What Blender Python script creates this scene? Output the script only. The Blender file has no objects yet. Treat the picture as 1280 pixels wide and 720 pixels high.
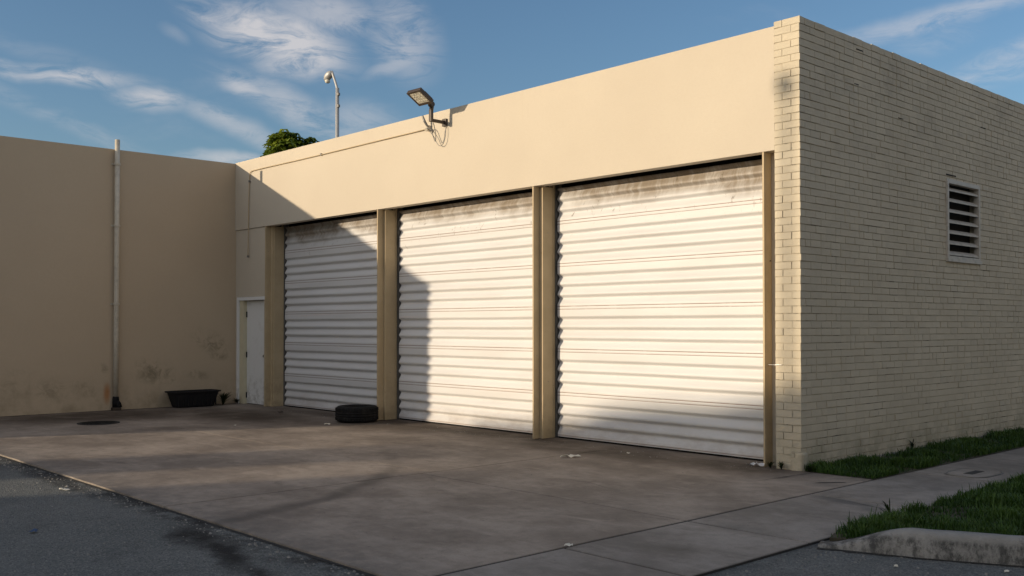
import bpy, bmesh, math, random
import numpy as np
from mathutils import Vector, Matrix, noise
rad = math.radians
random.seed(7); rng = np.random.default_rng(7)
scene = bpy.context.scene
C = scene.collection

# ------------------------------------------------------------------ camera
RV = Vector((0.679635524, 0.733549873, -0.000372)); UV = Vector((0.01261876, -0.01118382, 0.99985783))
FV = Vector((-0.73344142, 0.6795436, 0.01685741))
cam = bpy.data.cameras.new('camera'); co = bpy.data.objects.new('camera', cam); C.objects.link(co)
m = Matrix((( RV.x, UV.x, -FV.x), (RV.y, UV.y, -FV.y), (RV.z, UV.z, -FV.z))).to_4x4()
m.translation = Vector((5.50521, -9.19218, 1.50550))
co.matrix_world = m
cam.sensor_width = 36; cam.lens = 1236.63 / 1280 * 36; cam.shift_y = 26.5765 / 1280
cam.clip_start = .05; cam.clip_end = 3000
scene.camera = co

# ------------------------------------------------------------------ light
SUN_EL = 9.65
SDX, SDY = 0.4145, 1.0            # horizontal direction the light travels
az_to_sun = Vector((-SDX, -SDY, 0)).normalized()
sun_dir = Vector((az_to_sun.x * math.cos(rad(SUN_EL)), az_to_sun.y * math.cos(rad(SUN_EL)), math.sin(rad(SUN_EL))))
sl = bpy.data.lights.new('sun', 'SUN'); sl.energy = 4.25; sl.angle = rad(0.53); sl.color = (1.0, 0.82, 0.60)
so = bpy.data.objects.new('sun', sl); C.objects.link(so)
so.rotation_euler = sun_dir.to_track_quat('Z', 'Y').to_euler(); so.location = (-5, -20, 12)

world = bpy.data.worlds.new('World'); scene.world = world; world.use_nodes = True
scene.view_settings.view_transform = 'Standard'; scene.view_settings.look = 'None'
scene.view_settings.exposure = 0.04; scene.view_settings.gamma = 1; scene.view_settings.use_curve_mapping = False

class NT:
    """small node helper"""
    def __init__(s, tree): s.t = tree; s.n = tree.nodes; s.l = tree.links
    def new(s, typ, **kw):
        n = s.n.new(typ)
        for k, v in kw.items(): setattr(n, k, v)
        return n
    def put(s, sock, v):
        if isinstance(v, bpy.types.NodeSocket): s.l.new(v, sock)
        elif v is not None: sock.default_value = v
    def math(s, op, a, b=None, c=None, clamp=False):
        n = s.new('ShaderNodeMath', operation=op, use_clamp=clamp)
        s.put(n.inputs[0], a); s.put(n.inputs[1], b); s.put(n.inputs[2], c); return n.outputs[0]
    def vec(s, op, a, b=None):
        n = s.new('ShaderNodeVectorMath', operation=op); s.put(n.inputs[0], a)
        if b is not None: s.put(n.inputs[1], b)
        return n.outputs['Value'] if op in ('DOT_PRODUCT', 'LENGTH', 'DISTANCE') else n.outputs[0]
    def comb(s, x, y, z):
        n = s.new('ShaderNodeCombineXYZ'); s.put(n.inputs[0], x); s.put(n.inputs[1], y); s.put(n.inputs[2], z); return n.outputs[0]
    def sep(s, v):
        n = s.new('ShaderNodeSeparateXYZ'); s.l.new(v, n.inputs[0]); return n.outputs
    def noise(s, v, scale, detail=4, rough=.55, dist=0, col=False):
        n = s.new('ShaderNodeTexNoise'); s.put(n.inputs['Vector'], v); n.inputs['Scale'].default_value = scale
        n.inputs['Detail'].default_value = detail; n.inputs['Roughness'].default_value = rough; n.inputs['Distortion'].default_value = dist
        return n.outputs['Color' if col else 'Fac']
    def ramp(s, v, a, b, lo=0., hi=1., smooth=True):
        n = s.new('ShaderNodeMapRange'); n.interpolation_type = 'SMOOTHSTEP' if smooth else 'LINEAR'
        s.put(n.inputs[0], v); s.put(n.inputs[1], a); s.put(n.inputs[2], b); n.inputs[3].default_value = lo; n.inputs[4].default_value = hi
        return n.outputs[0]
    def mix(s, f, a, b, blend='MIX'):
        n = s.new('ShaderNodeMix', data_type='RGBA', blend_type=blend); s.put(n.inputs[0], f)
        for i, v in ((6, a), (7, b)):
            if isinstance(v, (tuple, list)) and len(v) == 3: v = (*v, 1)
            s.put(n.inputs[i], v)
        return n.outputs[2]
    def blob(s, uv, blobs):
        """sum of soft rotated ellipses on a (u, v, 0) vector"""
        tot = None
        for (cx, cy, rx, ry, ang, st) in blobs:
            mp = s.new('ShaderNodeMapping'); mp.vector_type = 'TEXTURE'
            s.l.new(uv, mp.inputs[0]); mp.inputs[1].default_value = (cx, cy, 0); mp.inputs[2].default_value = (0, 0, rad(ang)); mp.inputs[3].default_value = (rx, ry, 1)
            L = s.vec('LENGTH', mp.outputs[0]); v = s.ramp(L, 1.0, .15, 0, st)
            tot = v if tot is None else s.math('MAXIMUM', tot, v)
        return tot

# sky: Nishita plus thin cirrus laid out by direction
w = NT(world.node_tree)
for n in list(w.n): w.n.remove(n)
sky = w.new('ShaderNodeTexSky'); sky.sky_type = 'NISHITA'; sky.sun_disc = False
sky.sun_elevation = rad(SUN_EL); sky.sun_rotation = math.atan2(sun_dir.x, sun_dir.y)
sky.altitude = 0; sky.air_density = 1.0; sky.dust_density = 1.2; sky.ozone_density = 3.0
tc = w.new('ShaderNodeTexCoord'); D = w.vec('NORMALIZE', tc.outputs['Generated'])
wn = w.noise(D, 7, 4, .6, 0, True); warp = w.vec('SUBTRACT', wn, (.5, .5, .5))
sc = w.new('ShaderNodeVectorMath', operation='SCALE'); w.l.new(warp, sc.inputs[0]); sc.inputs['Scale'].default_value = .03
D2 = w.vec('ADD', D, sc.outputs[0])
def pixdir(x, y):
    d = FV + RV * ((x - 640) / 1236.63) - UV * ((y - 360 - 26.5765) / 1236.63); return d.normalized()
clouds = [  # direction of centre, half sizes and tilt as seen on the sky, strength
    (345, 45, 105, 40, -14, 1.15), (260, 18, 60, 20, -30, .65), (385, 76, 70, 26, 5, .95), (410, 18, 90, 26, -5, .6), (505, 45, 44, 62, 25, .55), (502, 78, 50, 12, 22, .5),
    (66, 94, 105, 12, 0, .8), (190, 125, 45, 16, -8, .75), (305, 113, 40, 15, -22, .7), (370, 136, 115, 24, -22, .55), (290, 158, 80, 16, -20, .5), (450, 148, 60, 24, 0, .4),
    (215, 44, 18, 9, -20, .18), (100, 160, 170, 14, -22, .2), (290, 196, 70, 9, 0, .7), (1190, 16, 190, 16, 9, .5), (1275, 75, 110, 24, 12, .55), (1170, 44, 50, 20, 0, .25), (30, 60, 130, 14, -12, .12)]
tot = None
for (px, py, sx, sy, an, st) in clouds:
    c = pixdir(px, py); e1 = RV - c * RV.dot(c); e1.normalize(); e2 = UV - c * UV.dot(c); e2.normalize()
    ca, sa = math.cos(rad(an)), math.sin(rad(an)); a1 = (e1 * ca + e2 * sa) / (sx / 1236.); a2 = (e2 * ca - e1 * sa) / (sy / 1236.)
    rel = w.vec('SUBTRACT', D2, tuple(c))
    v = w.comb(w.vec('DOT_PRODUCT', rel, tuple(a1)), w.vec('DOT_PRODUCT', rel, tuple(a2)), w.math('MULTIPLY', w.vec('DOT_PRODUCT', rel, tuple(c)), 6))
    r = w.ramp(w.vec('LENGTH', v), 1.25, 0.1, 0, st)
    tot = r if tot is None else w.math('MAXIMUM', tot, r)
# streaky fibres: noise stretched along the horizon direction
st_ = w.vec('MULTIPLY', D2, (1, 1, 3.2))
fib = w.noise(st_, 13, 9, .68, .9); fib2 = w.noise(st_, 46, 5, .6, .6)
f = w.math('ADD', w.ramp(fib, .30, .60, 0, 1), w.math('MULTIPLY', w.math('SUBTRACT', fib2, .5), .55))
gen = w.ramp(w.noise(st_, 4, 6, .6, .5), .56, .82, 0, .14)     # thin cirrus over the rest of the sky
cm = w.math('ADD', w.math('MULTIPLY', tot, f, clamp=True), gen, clamp=True)
cm = w.math('MULTIPLY', cm, w.ramp(w.sep(D)[2], .02, .12))
csky = w.mix(w.math('MULTIPLY', cm, .72), sky.outputs[0], (4.9, 4.6, 4.5))
# unseen bright cloud added behind the camera as warm fill light
behind = w.ramp(w.vec('DOT_PRODUCT', D, tuple(FV)), .35, -.15)
bc = w.math('MULTIPLY', w.math('MULTIPLY', w.ramp(w.noise(st_, 3.2, 7, .6, .4), .36, .60), behind), w.ramp(w.sep(D)[2], .0, .10))
warmth = w.ramp(w.vec('DOT_PRODUCT', D, tuple(sun_dir)), -.3, .9)
csky = w.mix(w.math('MULTIPLY', bc, .75), csky, w.mix(warmth, (4.3, 4.2, 4.3), (7.0, 6.3, 5.6)))
bg = w.new('ShaderNodeBackground'); bg.inputs['Strength'].default_value = 0.15; w.l.new(csky, bg.inputs[0])
wo = w.new('ShaderNodeOutputWorld'); w.l.new(bg.outputs[0], wo.inputs[0])

# ------------------------------------------------------------------ materials
def mat(name, base=(.5, .5, .5), rough=.7, metal=0, fn=None, spec=None):
    m = bpy.data.materials.new(name); m.use_nodes = True; t = NT(m.node_tree); b = t.n['Principled BSDF']
    b.inputs['Base Color'].default_value = (*base, 1); b.inputs['Roughness'].default_value = rough; b.inputs['Metallic'].default_value = metal
    if spec is not None: b.inputs['Specular IOR Level'].default_value = spec
    if fn: fn(t, b)
    return m
def pos(t): return t.new('ShaderNodeNewGeometry').outputs['Position']
def bump(t, b, h, strength, dist=.01):
    n = t.new('ShaderNodeBump'); n.inputs['Strength'].default_value = strength; n.inputs['Distance'].default_value = dist
    t.l.new(h, n.inputs['Height']); t.l.new(n.outputs[0], b.inputs['Normal'])

def f_stucco(t, b):
    P = pos(t); x, y, z = t.sep(P)
    big = t.noise(P, .55, 5, .6); fine = t.noise(P, 26, 4, .6)
    col = t.mix(t.ramp(big, .3, .7), (.53, .468, .372), (.56, .498, .397))
    col = t.mix(t.ramp(fine, .35, .75, 0, .25), col, (.505, .435, .34))
    # low splash dirt band
    low = t.math('MULTIPLY', t.ramp(z, .8, 0, 0, 1), t.ramp(t.noise(P, 2.4, 6, .65), .35, .7))
    col = t.mix(t.math('MULTIPLY', low, .6), col, (.27, .24, .17))
    # drips below the coping
    st = t.noise(t.vec('MULTIPLY', P, (9, 9, .5)), 1, 5, .7)
    dr = t.math('MULTIPLY', t.ramp(z, 3.9, 4.7, 0, 1), t.ramp(st, .55, .8, 0, .28)); col = t.mix(dr, col, (.46, .39, .29))
    # scuffs on the left wall (its own y, z)
    uv = t.comb(y, z, 0); wv = t.vec('ADD', uv, t.vec('SCALE', t.vec('SUBTRACT', t.noise(P, 3.5, 5, .7, 0, True), (.5, .5, .5))))
    onleft = t.ramp(x, -12.2, -12.3)
    bl = t.blob(uv, [(-.50, 1.20, .55, .28, -25, 1), (-.32, .93, .3, .13, -5, .85), (-1.62, .66, .55, .34, -10, 1), (-1.35, .52, .25, .14, 0, .8), (-.78, .58, .36, .13, -10, .8),
                     (-2.55, .72, .16, .16, 0, .8), (-2.9, .42, .5, .2, -20, .6), (-3.4, .40, .45, .3, 0, .6), (-4.0, .5, .6, .4, 0, .4), (-2.46, .3, .10, .24, 0, .3)])
    sm = t.ramp(t.noise(P, 5.5, 8, .75, .8), .42, .66)
    col = t.mix(t.math('MULTIPLY', t.math('MULTIPLY', bl, sm), t.math('MULTIPLY', onleft, .62)), col, (.14, .14, .095))
    rust = t.math('MULTIPLY', t.blob(uv, [(-2.47, .30, .09, .26, 0, 1)]), t.math('MULTIPLY', onleft, .7)); col = t.mix(rust, col, (.42, .17, .04))
    t.l.new(col, b.inputs['Base Color'])
    bump(t, b, t.math('ADD', t.noise(P, 60, 5, .65), t.math('MULTIPLY', t.noise(P, 1.3, 3, .5), 2.5)), .35, .006)
M = {}
# vector SCALE helper for f_stucco (single input + scale)
def _scale(self_v): pass
_old_vec = NT.vec
def _vec(s, op, a, b=None):
    if op == 'SCALE':
        n = s.new('ShaderNodeVectorMath', operation='SCALE'); s.put(n.inputs[0], a); n.inputs['Scale'].default_value = .3 if b is None else b; return n.outputs[0]
    return _old_vec(s, op, a, b)
NT.vec = _vec
M['stucco'] = mat('cream_stucco', (.7, .6, .43), .85, fn=f_stucco, spec=.25)
def f_tan(t, b):
    f_stucco(t, b); src = b.inputs['Base Color'].links[0].from_socket
    t.l.new(t.mix(1.0, src, (.96, .87, .77), 'MULTIPLY'), b.inputs['Base Color'])
M['tan_stucco'] = mat('tan_stucco', (.5, .4, .3), .85, fn=f_tan, spec=.25)

def f_post(t, b):
    P = pos(t); x, y, z = t.sep(P)
    col = t.mix(t.ramp(t.noise(P, 3, 5, .6), .35, .7), (.46, .36, .22), (.52, .41, .255))
    low = t.math('MULTIPLY', t.ramp(z, .9, .1, 0, 1), t.ramp(t.noise(P, 5, 7, .75), .38, .66)); col = t.mix(t.math('MULTIPLY', low, .45), col, (.26, .20, .13))
    spots = t.ramp(t.noise(P, 22, 3, .6), .70, .76, 0, .7); col = t.mix(spots, col, (.28, .17, .08))
    t.l.new(col, b.inputs['Base Color']); bump(t, b, t.noise(P, 40, 4, .6), .2, .004)
M['post'] = mat('tan_painted_steel', (.6, .48, .3), .6, fn=f_post, spec=.3)

def f_brick(t, b):
    P = pos(t); x, y, z = t.sep(P)
    col = t.mix(t.ramp(t.noise(P, 1.1, 5, .6), .3, .7), (.55, .485, .365), (.61, .54, .41))
    # each brick its own tint
    at = t.new('ShaderNodeAttribute'); at.attribute_name = 'tone'
    col = t.mix(t.ramp(at.outputs['Fac'], 0, 1, 0, .32, False), col, (.42, .375, .29))
    wet = t.math('MULTIPLY', t.ramp(z, 2.6, 4.7, .15, 1), t.ramp(t.noise(t.vec('MULTIPLY', P, (1, .7, 1.6)), 1.7, 6, .7), .50, .74))
    col = t.mix(t.math('MULTIPLY', wet, .42), col, (.23, .20, .17))
    low = t.math('MULTIPLY', t.ramp(z, .5, 0, 0, 1), t.ramp(t.noise(P, 4, 6, .7), .35, .65)); col = t.mix(t.math('MULTIPLY', low, .55), col, (.20, .19, .12))
    t.l.new(col, b.inputs['Base Color']); bump(t, b, t.math('ADD', t.noise(P, 90, 5, .7), t.math('MULTIPLY', t.noise(P, 16, 4, .6), 2.0)), .8, .005)
M['brick'] = mat('painted_brick', (.6, .53, .4), .8, fn=f_brick, spec=.3)
def f_mortar(t, b):
    P = pos(t); z = t.sep(P)[2]
    col = t.mix(t.ramp(t.noise(P, 2.2, 7, .75), .48, .70), (.48, .425, .325), (.05, .045, .04))
    t.l.new(col, b.inputs['Base Color'])
M['mortar'] = mat('painted_mortar', (.4, .35, .26), .9, fn=f_mortar, spec=.1)

SEAMS = [0.020, 0.593, 1.175, 1.748, 2.324, 2.898, 3.473]
def f_door(t, b):
    P = pos(t); x, y, z = t.sep(P)
    col = t.mix(t.ramp(t.noise(t.vec('MULTIPLY', P, (.35, .35, 3)), 2, 5, .6), .35, .7), (.635, .635, .63), (.59, .585, .575))
    # faint rusty pink washes lying along the ribs
    pk = t.ramp(t.noise(t.vec('MULTIPLY', P, (.5, 1, 14)), 1.1, 5, .7, .3), .58, .8, 0, .35); col = t.mix(pk, col, (.70, .50, .38))
    # lap seams: two thin rust lines each
    for s in SEAMS:
        for o in (-.020, .020):
            d = t.math('ABSOLUTE', t.math('SUBTRACT', z, s + o)); ln = t.ramp(d, .0065, .002, 0, .95 if o > 0 else .8)
            br = t.ramp(t.noise(t.vec('MULTIPLY', P, (1.3, 1, 1)), 2 + s, 4, .7), .25, .5, .6, 1)
            col = t.mix(t.math('MULTIPLY', ln, br), col, (.20, .12, .09))
    # grime under the header, streaky
    n1 = t.noise(t.vec('MULTIPLY', P, (5.5, 1, 1.1)), 1.5, 6, .72, .5); n2 = t.noise(t.vec('MULTIPLY', P, (1.2, 1, 1)), .8, 3, .6)
    lim = t.math('ADD', 2.62, t.math('MULTIPLY', n2, .75))
    g = t.ramp(z, lim, t.math('ADD', lim, .24), 0, 1); g = t.math('MULTIPLY', g, t.ramp(n1, .30, .60, .5, 1))
    col = t.mix(t.math('MULTIPLY', g, .9), col, (.22, .175, .125))
    sp = t.math('MULTIPLY', t.ramp(z, 2.6, 3.1), t.ramp(t.noise(t.vec('MULTIPLY', P, (16, 1, 8)), 1, 5, .75), .60, .70, 0, .8)); col = t.mix(sp, col, (.14, .11, .08))
    # splash at the foot
    low = t.math('MULTIPLY', t.ramp(z, .45, .02, 0, 1), t.ramp(t.noise(t.vec('MULTIPLY', P, (2, 1, 5)), 1.5, 6, .7), .35, .7, .25, 1))
    col = t.mix(t.math('MULTIPLY', low, .55), col, (.36, .31, .27))
    t.l.new(col, b.inputs['Base Color'])
    b.inputs['Roughness'].default_value = .5; bump(t, b, t.noise(t.vec('MULTIPLY', P, (1, 1, 3)), 9, 4, .6), .12, .006)
M['door'] = mat('white_painted_steel', (.8, .77, .72), .5, fn=f_door, spec=.35)
M['guide'] = mat('dull_galvanised_steel', (.22, .22, .22), .5, .4, fn=lambda t, b: t.l.new(t.mix(t.noise(pos(t), 8, 5, .7), (.10, .095, .09), (.30, .29, .27)), b.inputs['Base Color']))
M['dark'] = mat('black_void', (.012, .012, .012), .9)
def f_white(t, b):
    P = pos(t); z = t.sep(P)[2]
    col = t.mix(t.ramp(t.noise(P, 4, 6, .7), .5, .75, 0, .35), (.76, .76, .74), (.5, .48, .43))
    low = t.math('MULTIPLY', t.ramp(z, .7, .02, 0, 1), t.ramp(t.noise(P, 8, 6, .7), .42, .62)); col = t.mix(t.math('MULTIPLY', low, .5), col, (.28, .26, .21)); t.l.new(col, b.inputs['Base Color'])
M['white'] = mat('white_door_paint', (.76, .76, .74), .45, fn=f_white)
M['cream_trim'] = mat('cream_trim_paint', (.62, .56, .38), .6, fn=lambda t, b: t.l.new(t.mix(t.noise(pos(t), 7, 4, .6), (.56, .5, .34), (.66, .6, .42)), b.inputs['Base Color']))
M['pipe'] = mat('cream_painted_pipe', (.7, .64, .5), .55, fn=lambda t, b: t.l.new(t.mix(t.ramp(t.noise(pos(t), 5, 6, .7), .4, .75), (.60, .54, .43), (.40, .35, .27)), b.inputs['Base Color']))
M['black_metal'] = mat('bronze_black_metal', (.035, .028, .022), .45, .2, fn=lambda t, b: t.l.new(t.mix(t.noise(pos(t), 20, 4, .6), (.05, .036, .026), (.09, .065, .045)), b.inputs['Base Color']))
M['lens'] = mat('frosted_lens', (.62, .60, .52), .25, fn=lambda t, b: t.l.new(t.mix(t.ramp(t.noise(pos(t), 30, 3, .5), .45, .6), (.70, .67, .56), (.48, .45, .37)), b.inputs['Base Color']))
M['grey_metal'] = mat('weathered_galvanised_pole', (.42, .42, .41), .5, .3, fn=lambda t, b: t.l.new(t.mix(t.noise(pos(t), 6, 5, .6), (.36, .36, .35), (.50, .49, .47)), b.inputs['Base Color']))
def f_rubber(t, b):
    P = pos(t); t.l.new(t.mix(t.ramp(t.noise(P, 14, 5, .7), .4, .75), (.007, .007, .008), (.022, .021, .020)), b.inputs['Base Color']); bump(t, b, t.noise(P, 50, 3, .6), .3, .004)
M['rubber'] = mat('worn_black_rubber', (.015, .015, .016), .75, fn=f_rubber, spec=.2)
M['tub'] = mat('black_plastic', (.010, .010, .012), .7, fn=lambda t, b: t.l.new(t.mix(t.noise(pos(t), 9, 5, .7), (.007, .007, .009), (.022, .021, .021)), b.inputs['Base Color']), spec=.2)
M['louver'] = mat('pale_louver_metal', (.62, .56, .45), .5, fn=lambda t, b: t.l.new(t.mix(t.ramp(t.noise(pos(t), 9, 5, .7), .45, .75), (.52, .47, .40), (.34, .30, .24)), b.inputs['Base Color']))
M['roof'] = mat('grey_roofing', (.3, .3, .29), .9, fn=lambda t, b: t.l.new(t.mix(t.noise(pos(t), 3, 5, .6), (.24, .24, .23), (.36, .35, .33)), b.inputs['Base Color']))
M['paper'] = mat('torn_paper', (.72, .68, .58), .8, fn=lambda t, b: t.l.new(t.mix(t.noise(pos(t), 30, 4, .6), (.66, .61, .50), (.80, .77, .68)), b.inputs['Base Color']))
M['foil'] = mat('crumpled_foil', (.62, .62, .62), .35, .7, fn=lambda t, b: t.l.new(t.mix(t.noise(pos(t), 40, 4, .6), (.4, .4, .4), (.75, .75, .75)), b.inputs['Base Color']))
M['bluebit'] = mat('blue_scrap', (.03, .07, .16), .6)

def concrete_common(t, b, tone_a, tone_b, stains=True):
    P = pos(t); x, y, z = t.sep(P)
    warp = t.vec('ADD', P, t.vec('SCALE', t.vec('SUBTRACT', t.noise(P, 1.6, 5, .65, 0, True), (.5, .5, .5)), .35))
    n1 = t.noise(P, .8, 8, .68); n2 = t.noise(P, 7, 6, .7); n3 = t.noise(P, 90, 3, .6)
    col = t.mix(t.ramp(n1, .36, .64), tuple(c * .82 for c in tone_a), tuple(c * 1.08 for c in tone_b))
    col = t.mix(t.ramp(n2, .42, .75, 0, .5), col, tuple(c * .62 for c in tone_a))
    col = t.mix(t.ramp(n3, .4, .8, 0, .30), col, tuple(c * .55 for c in tone_a))
    lt = t.ramp(t.noise(t.vec('MULTIPLY', P, (1, 2.6, 1)), 1.5, 8, .72, .4), .52, .72, 0, .45); col = t.mix(lt, col, tuple(c * 1.35 for c in tone_b))
    sp = t.ramp(t.noise(P, 19, 3, .6), .68, .76, 0, .7); col = t.mix(sp, col, (.06, .05, .045))
    dk = t.ramp(t.noise(t.vec('MULTIPLY', P, (1, 1.8, 1)), 2.2, 8, .8, .6), .52, .74, 0, .5); col = t.mix(dk, col, (.085, .07, .055))
    if stains:
        uv = t.comb(t.sep(warp)[0], t.sep(warp)[1], 0)
        oil_and_dark = t.blob(uv, [(-6.2, .0, 8.5, .75, 0, 1), (-12.4, -3, .5, 8, 0, 1), (-.6, -.2, 1.4, .7, 0, .9), (-2.6, -.35, 3.4, .8, 2, .85), (-6.6, -.5, 2.6, .8, 4, .75), (-.2, -.45, .9, .5, 0, .6), (-9.8, -1.2, 3.6, 1.5, 4, .95), (-11.4, -3.0, 1.9, 3.2, -8, .95), (-4.8, -1.4, 2.2, .6, 8, .40), (-1.3, -1.2, 1.6, .4, -6, .35), (-8.6, -3.0, 2.0, .5, 60, .35), (-3.9, -.3, .6, .5, 0, .5), (1.35, -3.85, .45, .28, 10, .45), (.2, -4.7, .8, .3, 30, .18)])  # oil and grime, plus darker ground in the back left corner
        oil_and_dark = t.math('MULTIPLY', oil_and_dark, t.ramp(t.noise(P, 1.9, 7, .7), .22, .58, .45, 1))
        col = t.mix(oil_and_dark, col, (.052, .038, .027))
        damp = t.blob(uv, [(1.25, -1.33, .55, .13, -14, .7), (1.55, -1.5, .3, .12, -30, .5), (.62, -.62, .3, .22, 20, .3), (1.2, -2.95, .5, .2, 0, .25)]); col = t.mix(damp, col, (.10, .10, .095))
        # curved tyre track from the lot into the yard
        dc = t.vec('DISTANCE', t.comb(x, y, 0), (-6.15, -6.35, 0))
        wob = t.math('ADD', dc, t.math('MULTIPLY', t.math('SUBTRACT', t.noise(P, 1.4, 3, .5), .5), .25))
        tr = t.math('MULTIPLY', t.ramp(t.math('ABSOLUTE', t.math('SUBTRACT', wob, 4.57)), .16, .02, 0, .55), t.ramp(y, -1.0, -4.8, .15, 1))
        tr = t.math('MULTIPLY', tr, t.ramp(x, -5, -3.6)); col = t.mix(tr, col, (.06, .052, .045))
        edge = t.math('MULTIPLY', t.ramp(y, -5.1, -5.7, 0, .35), t.ramp(n2, .3, .6)); col = t.mix(edge, col, (.12, .12, .115))
    t.l.new(col, b.inputs['Base Color'])
    b.inputs['Roughness'].default_value = .8
    bump(t, b, t.math('ADD', t.noise(P, 110, 4, .7), t.math('MULTIPLY', t.noise(P, 5, 5, .6), 2.5)), .4, .005)
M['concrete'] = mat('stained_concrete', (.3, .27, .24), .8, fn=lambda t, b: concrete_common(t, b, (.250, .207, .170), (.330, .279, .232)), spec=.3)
M['sidewalk'] = mat('grey_sidewalk_concrete', (.3, .28, .26), .8, fn=lambda t, b: concrete_common(t, b, (.225, .20, .175), (.295, .265, .235)), spec=.3)
def f_kerb(t, b):
    P = pos(t); z = t.sep(P)[2]
    col = t.mix(t.ramp(t.noise(P, 3, 6, .7), .35, .7), (.28, .27, .25), (.37, .355, .33))
    dirt = t.math('MULTIPLY', t.ramp(z, .125, .085, 0, 1), t.ramp(t.noise(t.vec('MULTIPLY', P, (1, 1, .5)), 8, 8, .8), .40, .58)); col = t.mix(t.math('MULTIPLY', dirt, .85), col, (.05, .05, .048))
    blot = t.ramp(t.noise(P, 9, 6, .7), .6, .72, 0, .6); col = t.mix(blot, col, (.09, .09, .08))
    t.l.new(col, b.inputs['Base Color']); bump(t, b, t.math('ADD', t.noise(P, 60, 5, .7), t.math('MULTIPLY', t.noise(P, 9, 5, .6), 2)), .8, .012)
M['kerb'] = mat('worn_kerb_concrete', (.3, .28, .25), .85, fn=f_kerb, spec=.25)
def f_asphalt(t, b):
    P = pos(t); x, y, z = t.sep(P)
    warp = t.vec('ADD', P, t.vec('SCALE', t.vec('SUBTRACT', t.noise(P, 2.6, 6, .7, 0, True), (.5, .5, .5)), .45))
    vo = t.new('ShaderNodeTexVoronoi'); vo.inputs['Scale'].default_value = 95; t.l.new(P, vo.inputs['Vector'])
    ag = t.new('ShaderNodeSeparateColor'); t.l.new(vo.outputs['Color'], ag.inputs[0])
    col = t.mix(t.ramp(t.noise(P, .7, 7, .65), .3, .72), (.130, .142, .140), (.180, .190, .184))
    col = t.mix(t.ramp(ag.outputs[0], .62, 1, 0, .55), col, (.32, .315, .30)); col = t.mix(t.ramp(ag.outputs[1], .6, 1, 0, .6), col, (.05, .051, .053))
    pt = t.ramp(t.noise(P, 2.2, 8, .75, .5), .55, .72, 0, .55); col = t.mix(pt, col, (.06, .061, .063))
    uv = t.comb(t.sep(warp)[0], t.sep(warp)[1], 0)
    oil_and_dark = t.blob(uv, [(-1.35, -5.98, .75, .26, -8, .95), (-.75, -6.05, 1.0, .20, -14, .95), (.15, -6.25, .9, .13, -20, .9), (-1.75, -5.80, .35, .10, 0, .8), (-7.2, -6.0, 1.9, .30, -4, .75), (-4.6, -5.85, 1.4, .14, 0, .6), (.4, -6.6, .8, .12, -35, .6)])
    oil_and_dark = t.math('MULTIPLY', oil_and_dark, t.ramp(t.noise(P, 5, 6, .7), .25, .55, .45, 1)); col = t.mix(oil_and_dark, col, (.014, .014, .015))
    eb_ = t.math('MULTIPLY', t.ramp(t.sep(warp)[1], -6.05, -5.72, 0, 1), t.math('MULTIPLY', t.ramp(t.noise(P, 2.7, 7, .75), .38, .58), t.ramp(x, 2.2, 1.5))); col = t.mix(t.math('MULTIPLY', eb_, .85), col, (.025, .025, .025))
    lp_ = t.ramp(t.noise(t.vec('MULTIPLY', P, (1, 2, 1)), 1.6, 8, .75), .55, .75, 0, .5); col = t.mix(lp_, col, (.25, .25, .235))
    # dusty strip where sand gathers along the street kerb
    t.l.new(col, b.inputs['Base Color']); b.inputs['Roughness'].default_value = .9
    bump(t, b, t.math('ADD', vo.outputs['Distance'], t.math('MULTIPLY', t.noise(P, 22, 5, .7), 1.2)), .9, .012)
M['asphalt'] = mat('worn_asphalt', (.09, .09, .09), .9, fn=f_asphalt, spec=.25)
M['soil'] = mat('dark_soil', (.06, .05, .035), .95, fn=lambda t, b: t.l.new(t.mix(t.noise(pos(t), 14, 6, .7), (.030, .028, .016), (.075, .065, .04)), b.inputs['Base Color']))
M['joint'] = mat('joint_dirt', (.03, .028, .025), .95, fn=lambda t, b: t.l.new(t.mix(t.noise(pos(t), 12, 6, .7), (.015, .014, .013), (.05, .046, .04)), b.inputs['Base Color']))
def leafmat(name, a, c, tr=.25):
    def fn(t, b):
        oi = t.new('ShaderNodeAttribute'); oi.attribute_name = 'tone'
        col = t.mix(oi.outputs['Fac'], a, c); t.l.new(col, b.inputs['Base Color'])
        d = t.new('ShaderNodeBsdfTranslucent'); t.l.new(col, d.inputs[0]); mx = t.new('ShaderNodeMixShader'); mx.inputs[0].default_value = tr
        out = t.n['Material Output']; t.l.new(b.outputs[0], mx.inputs[1]); t.l.new(d.outputs[0], mx.inputs[2]); t.l.new(mx.outputs[0], out.inputs[0])
    return mat(name, a, .5, fn=fn, spec=.3)
M['grass'] = leafmat('grass_blades', (.022, .060, .008), (.070, .130, .018))
M['weed'] = leafmat('weed_leaves', (.012, .022, .006), (.04, .06, .012))
M['leaf'] = leafmat('broad_leaves', (.045, .095, .012), (.30, .36, .04), .2)
M['bark'] = mat('tree_bark', (.14, .11, .08), .9, fn=lambda t, b: t.l.new(t.mix(t.noise(pos(t), 12, 6, .7), (.08, .06, .045), (.20, .16, .12)), b.inputs['Base Color']))
M['pebble'] = mat('pebbles', (.2, .19, .17), .8, fn=lambda t, b: t.l.new(t.mix(t.noise(pos(t), 25, 2, .5), (.03, .03, .03), (.42, .40, .36)), b.inputs['Base Color']))

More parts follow.
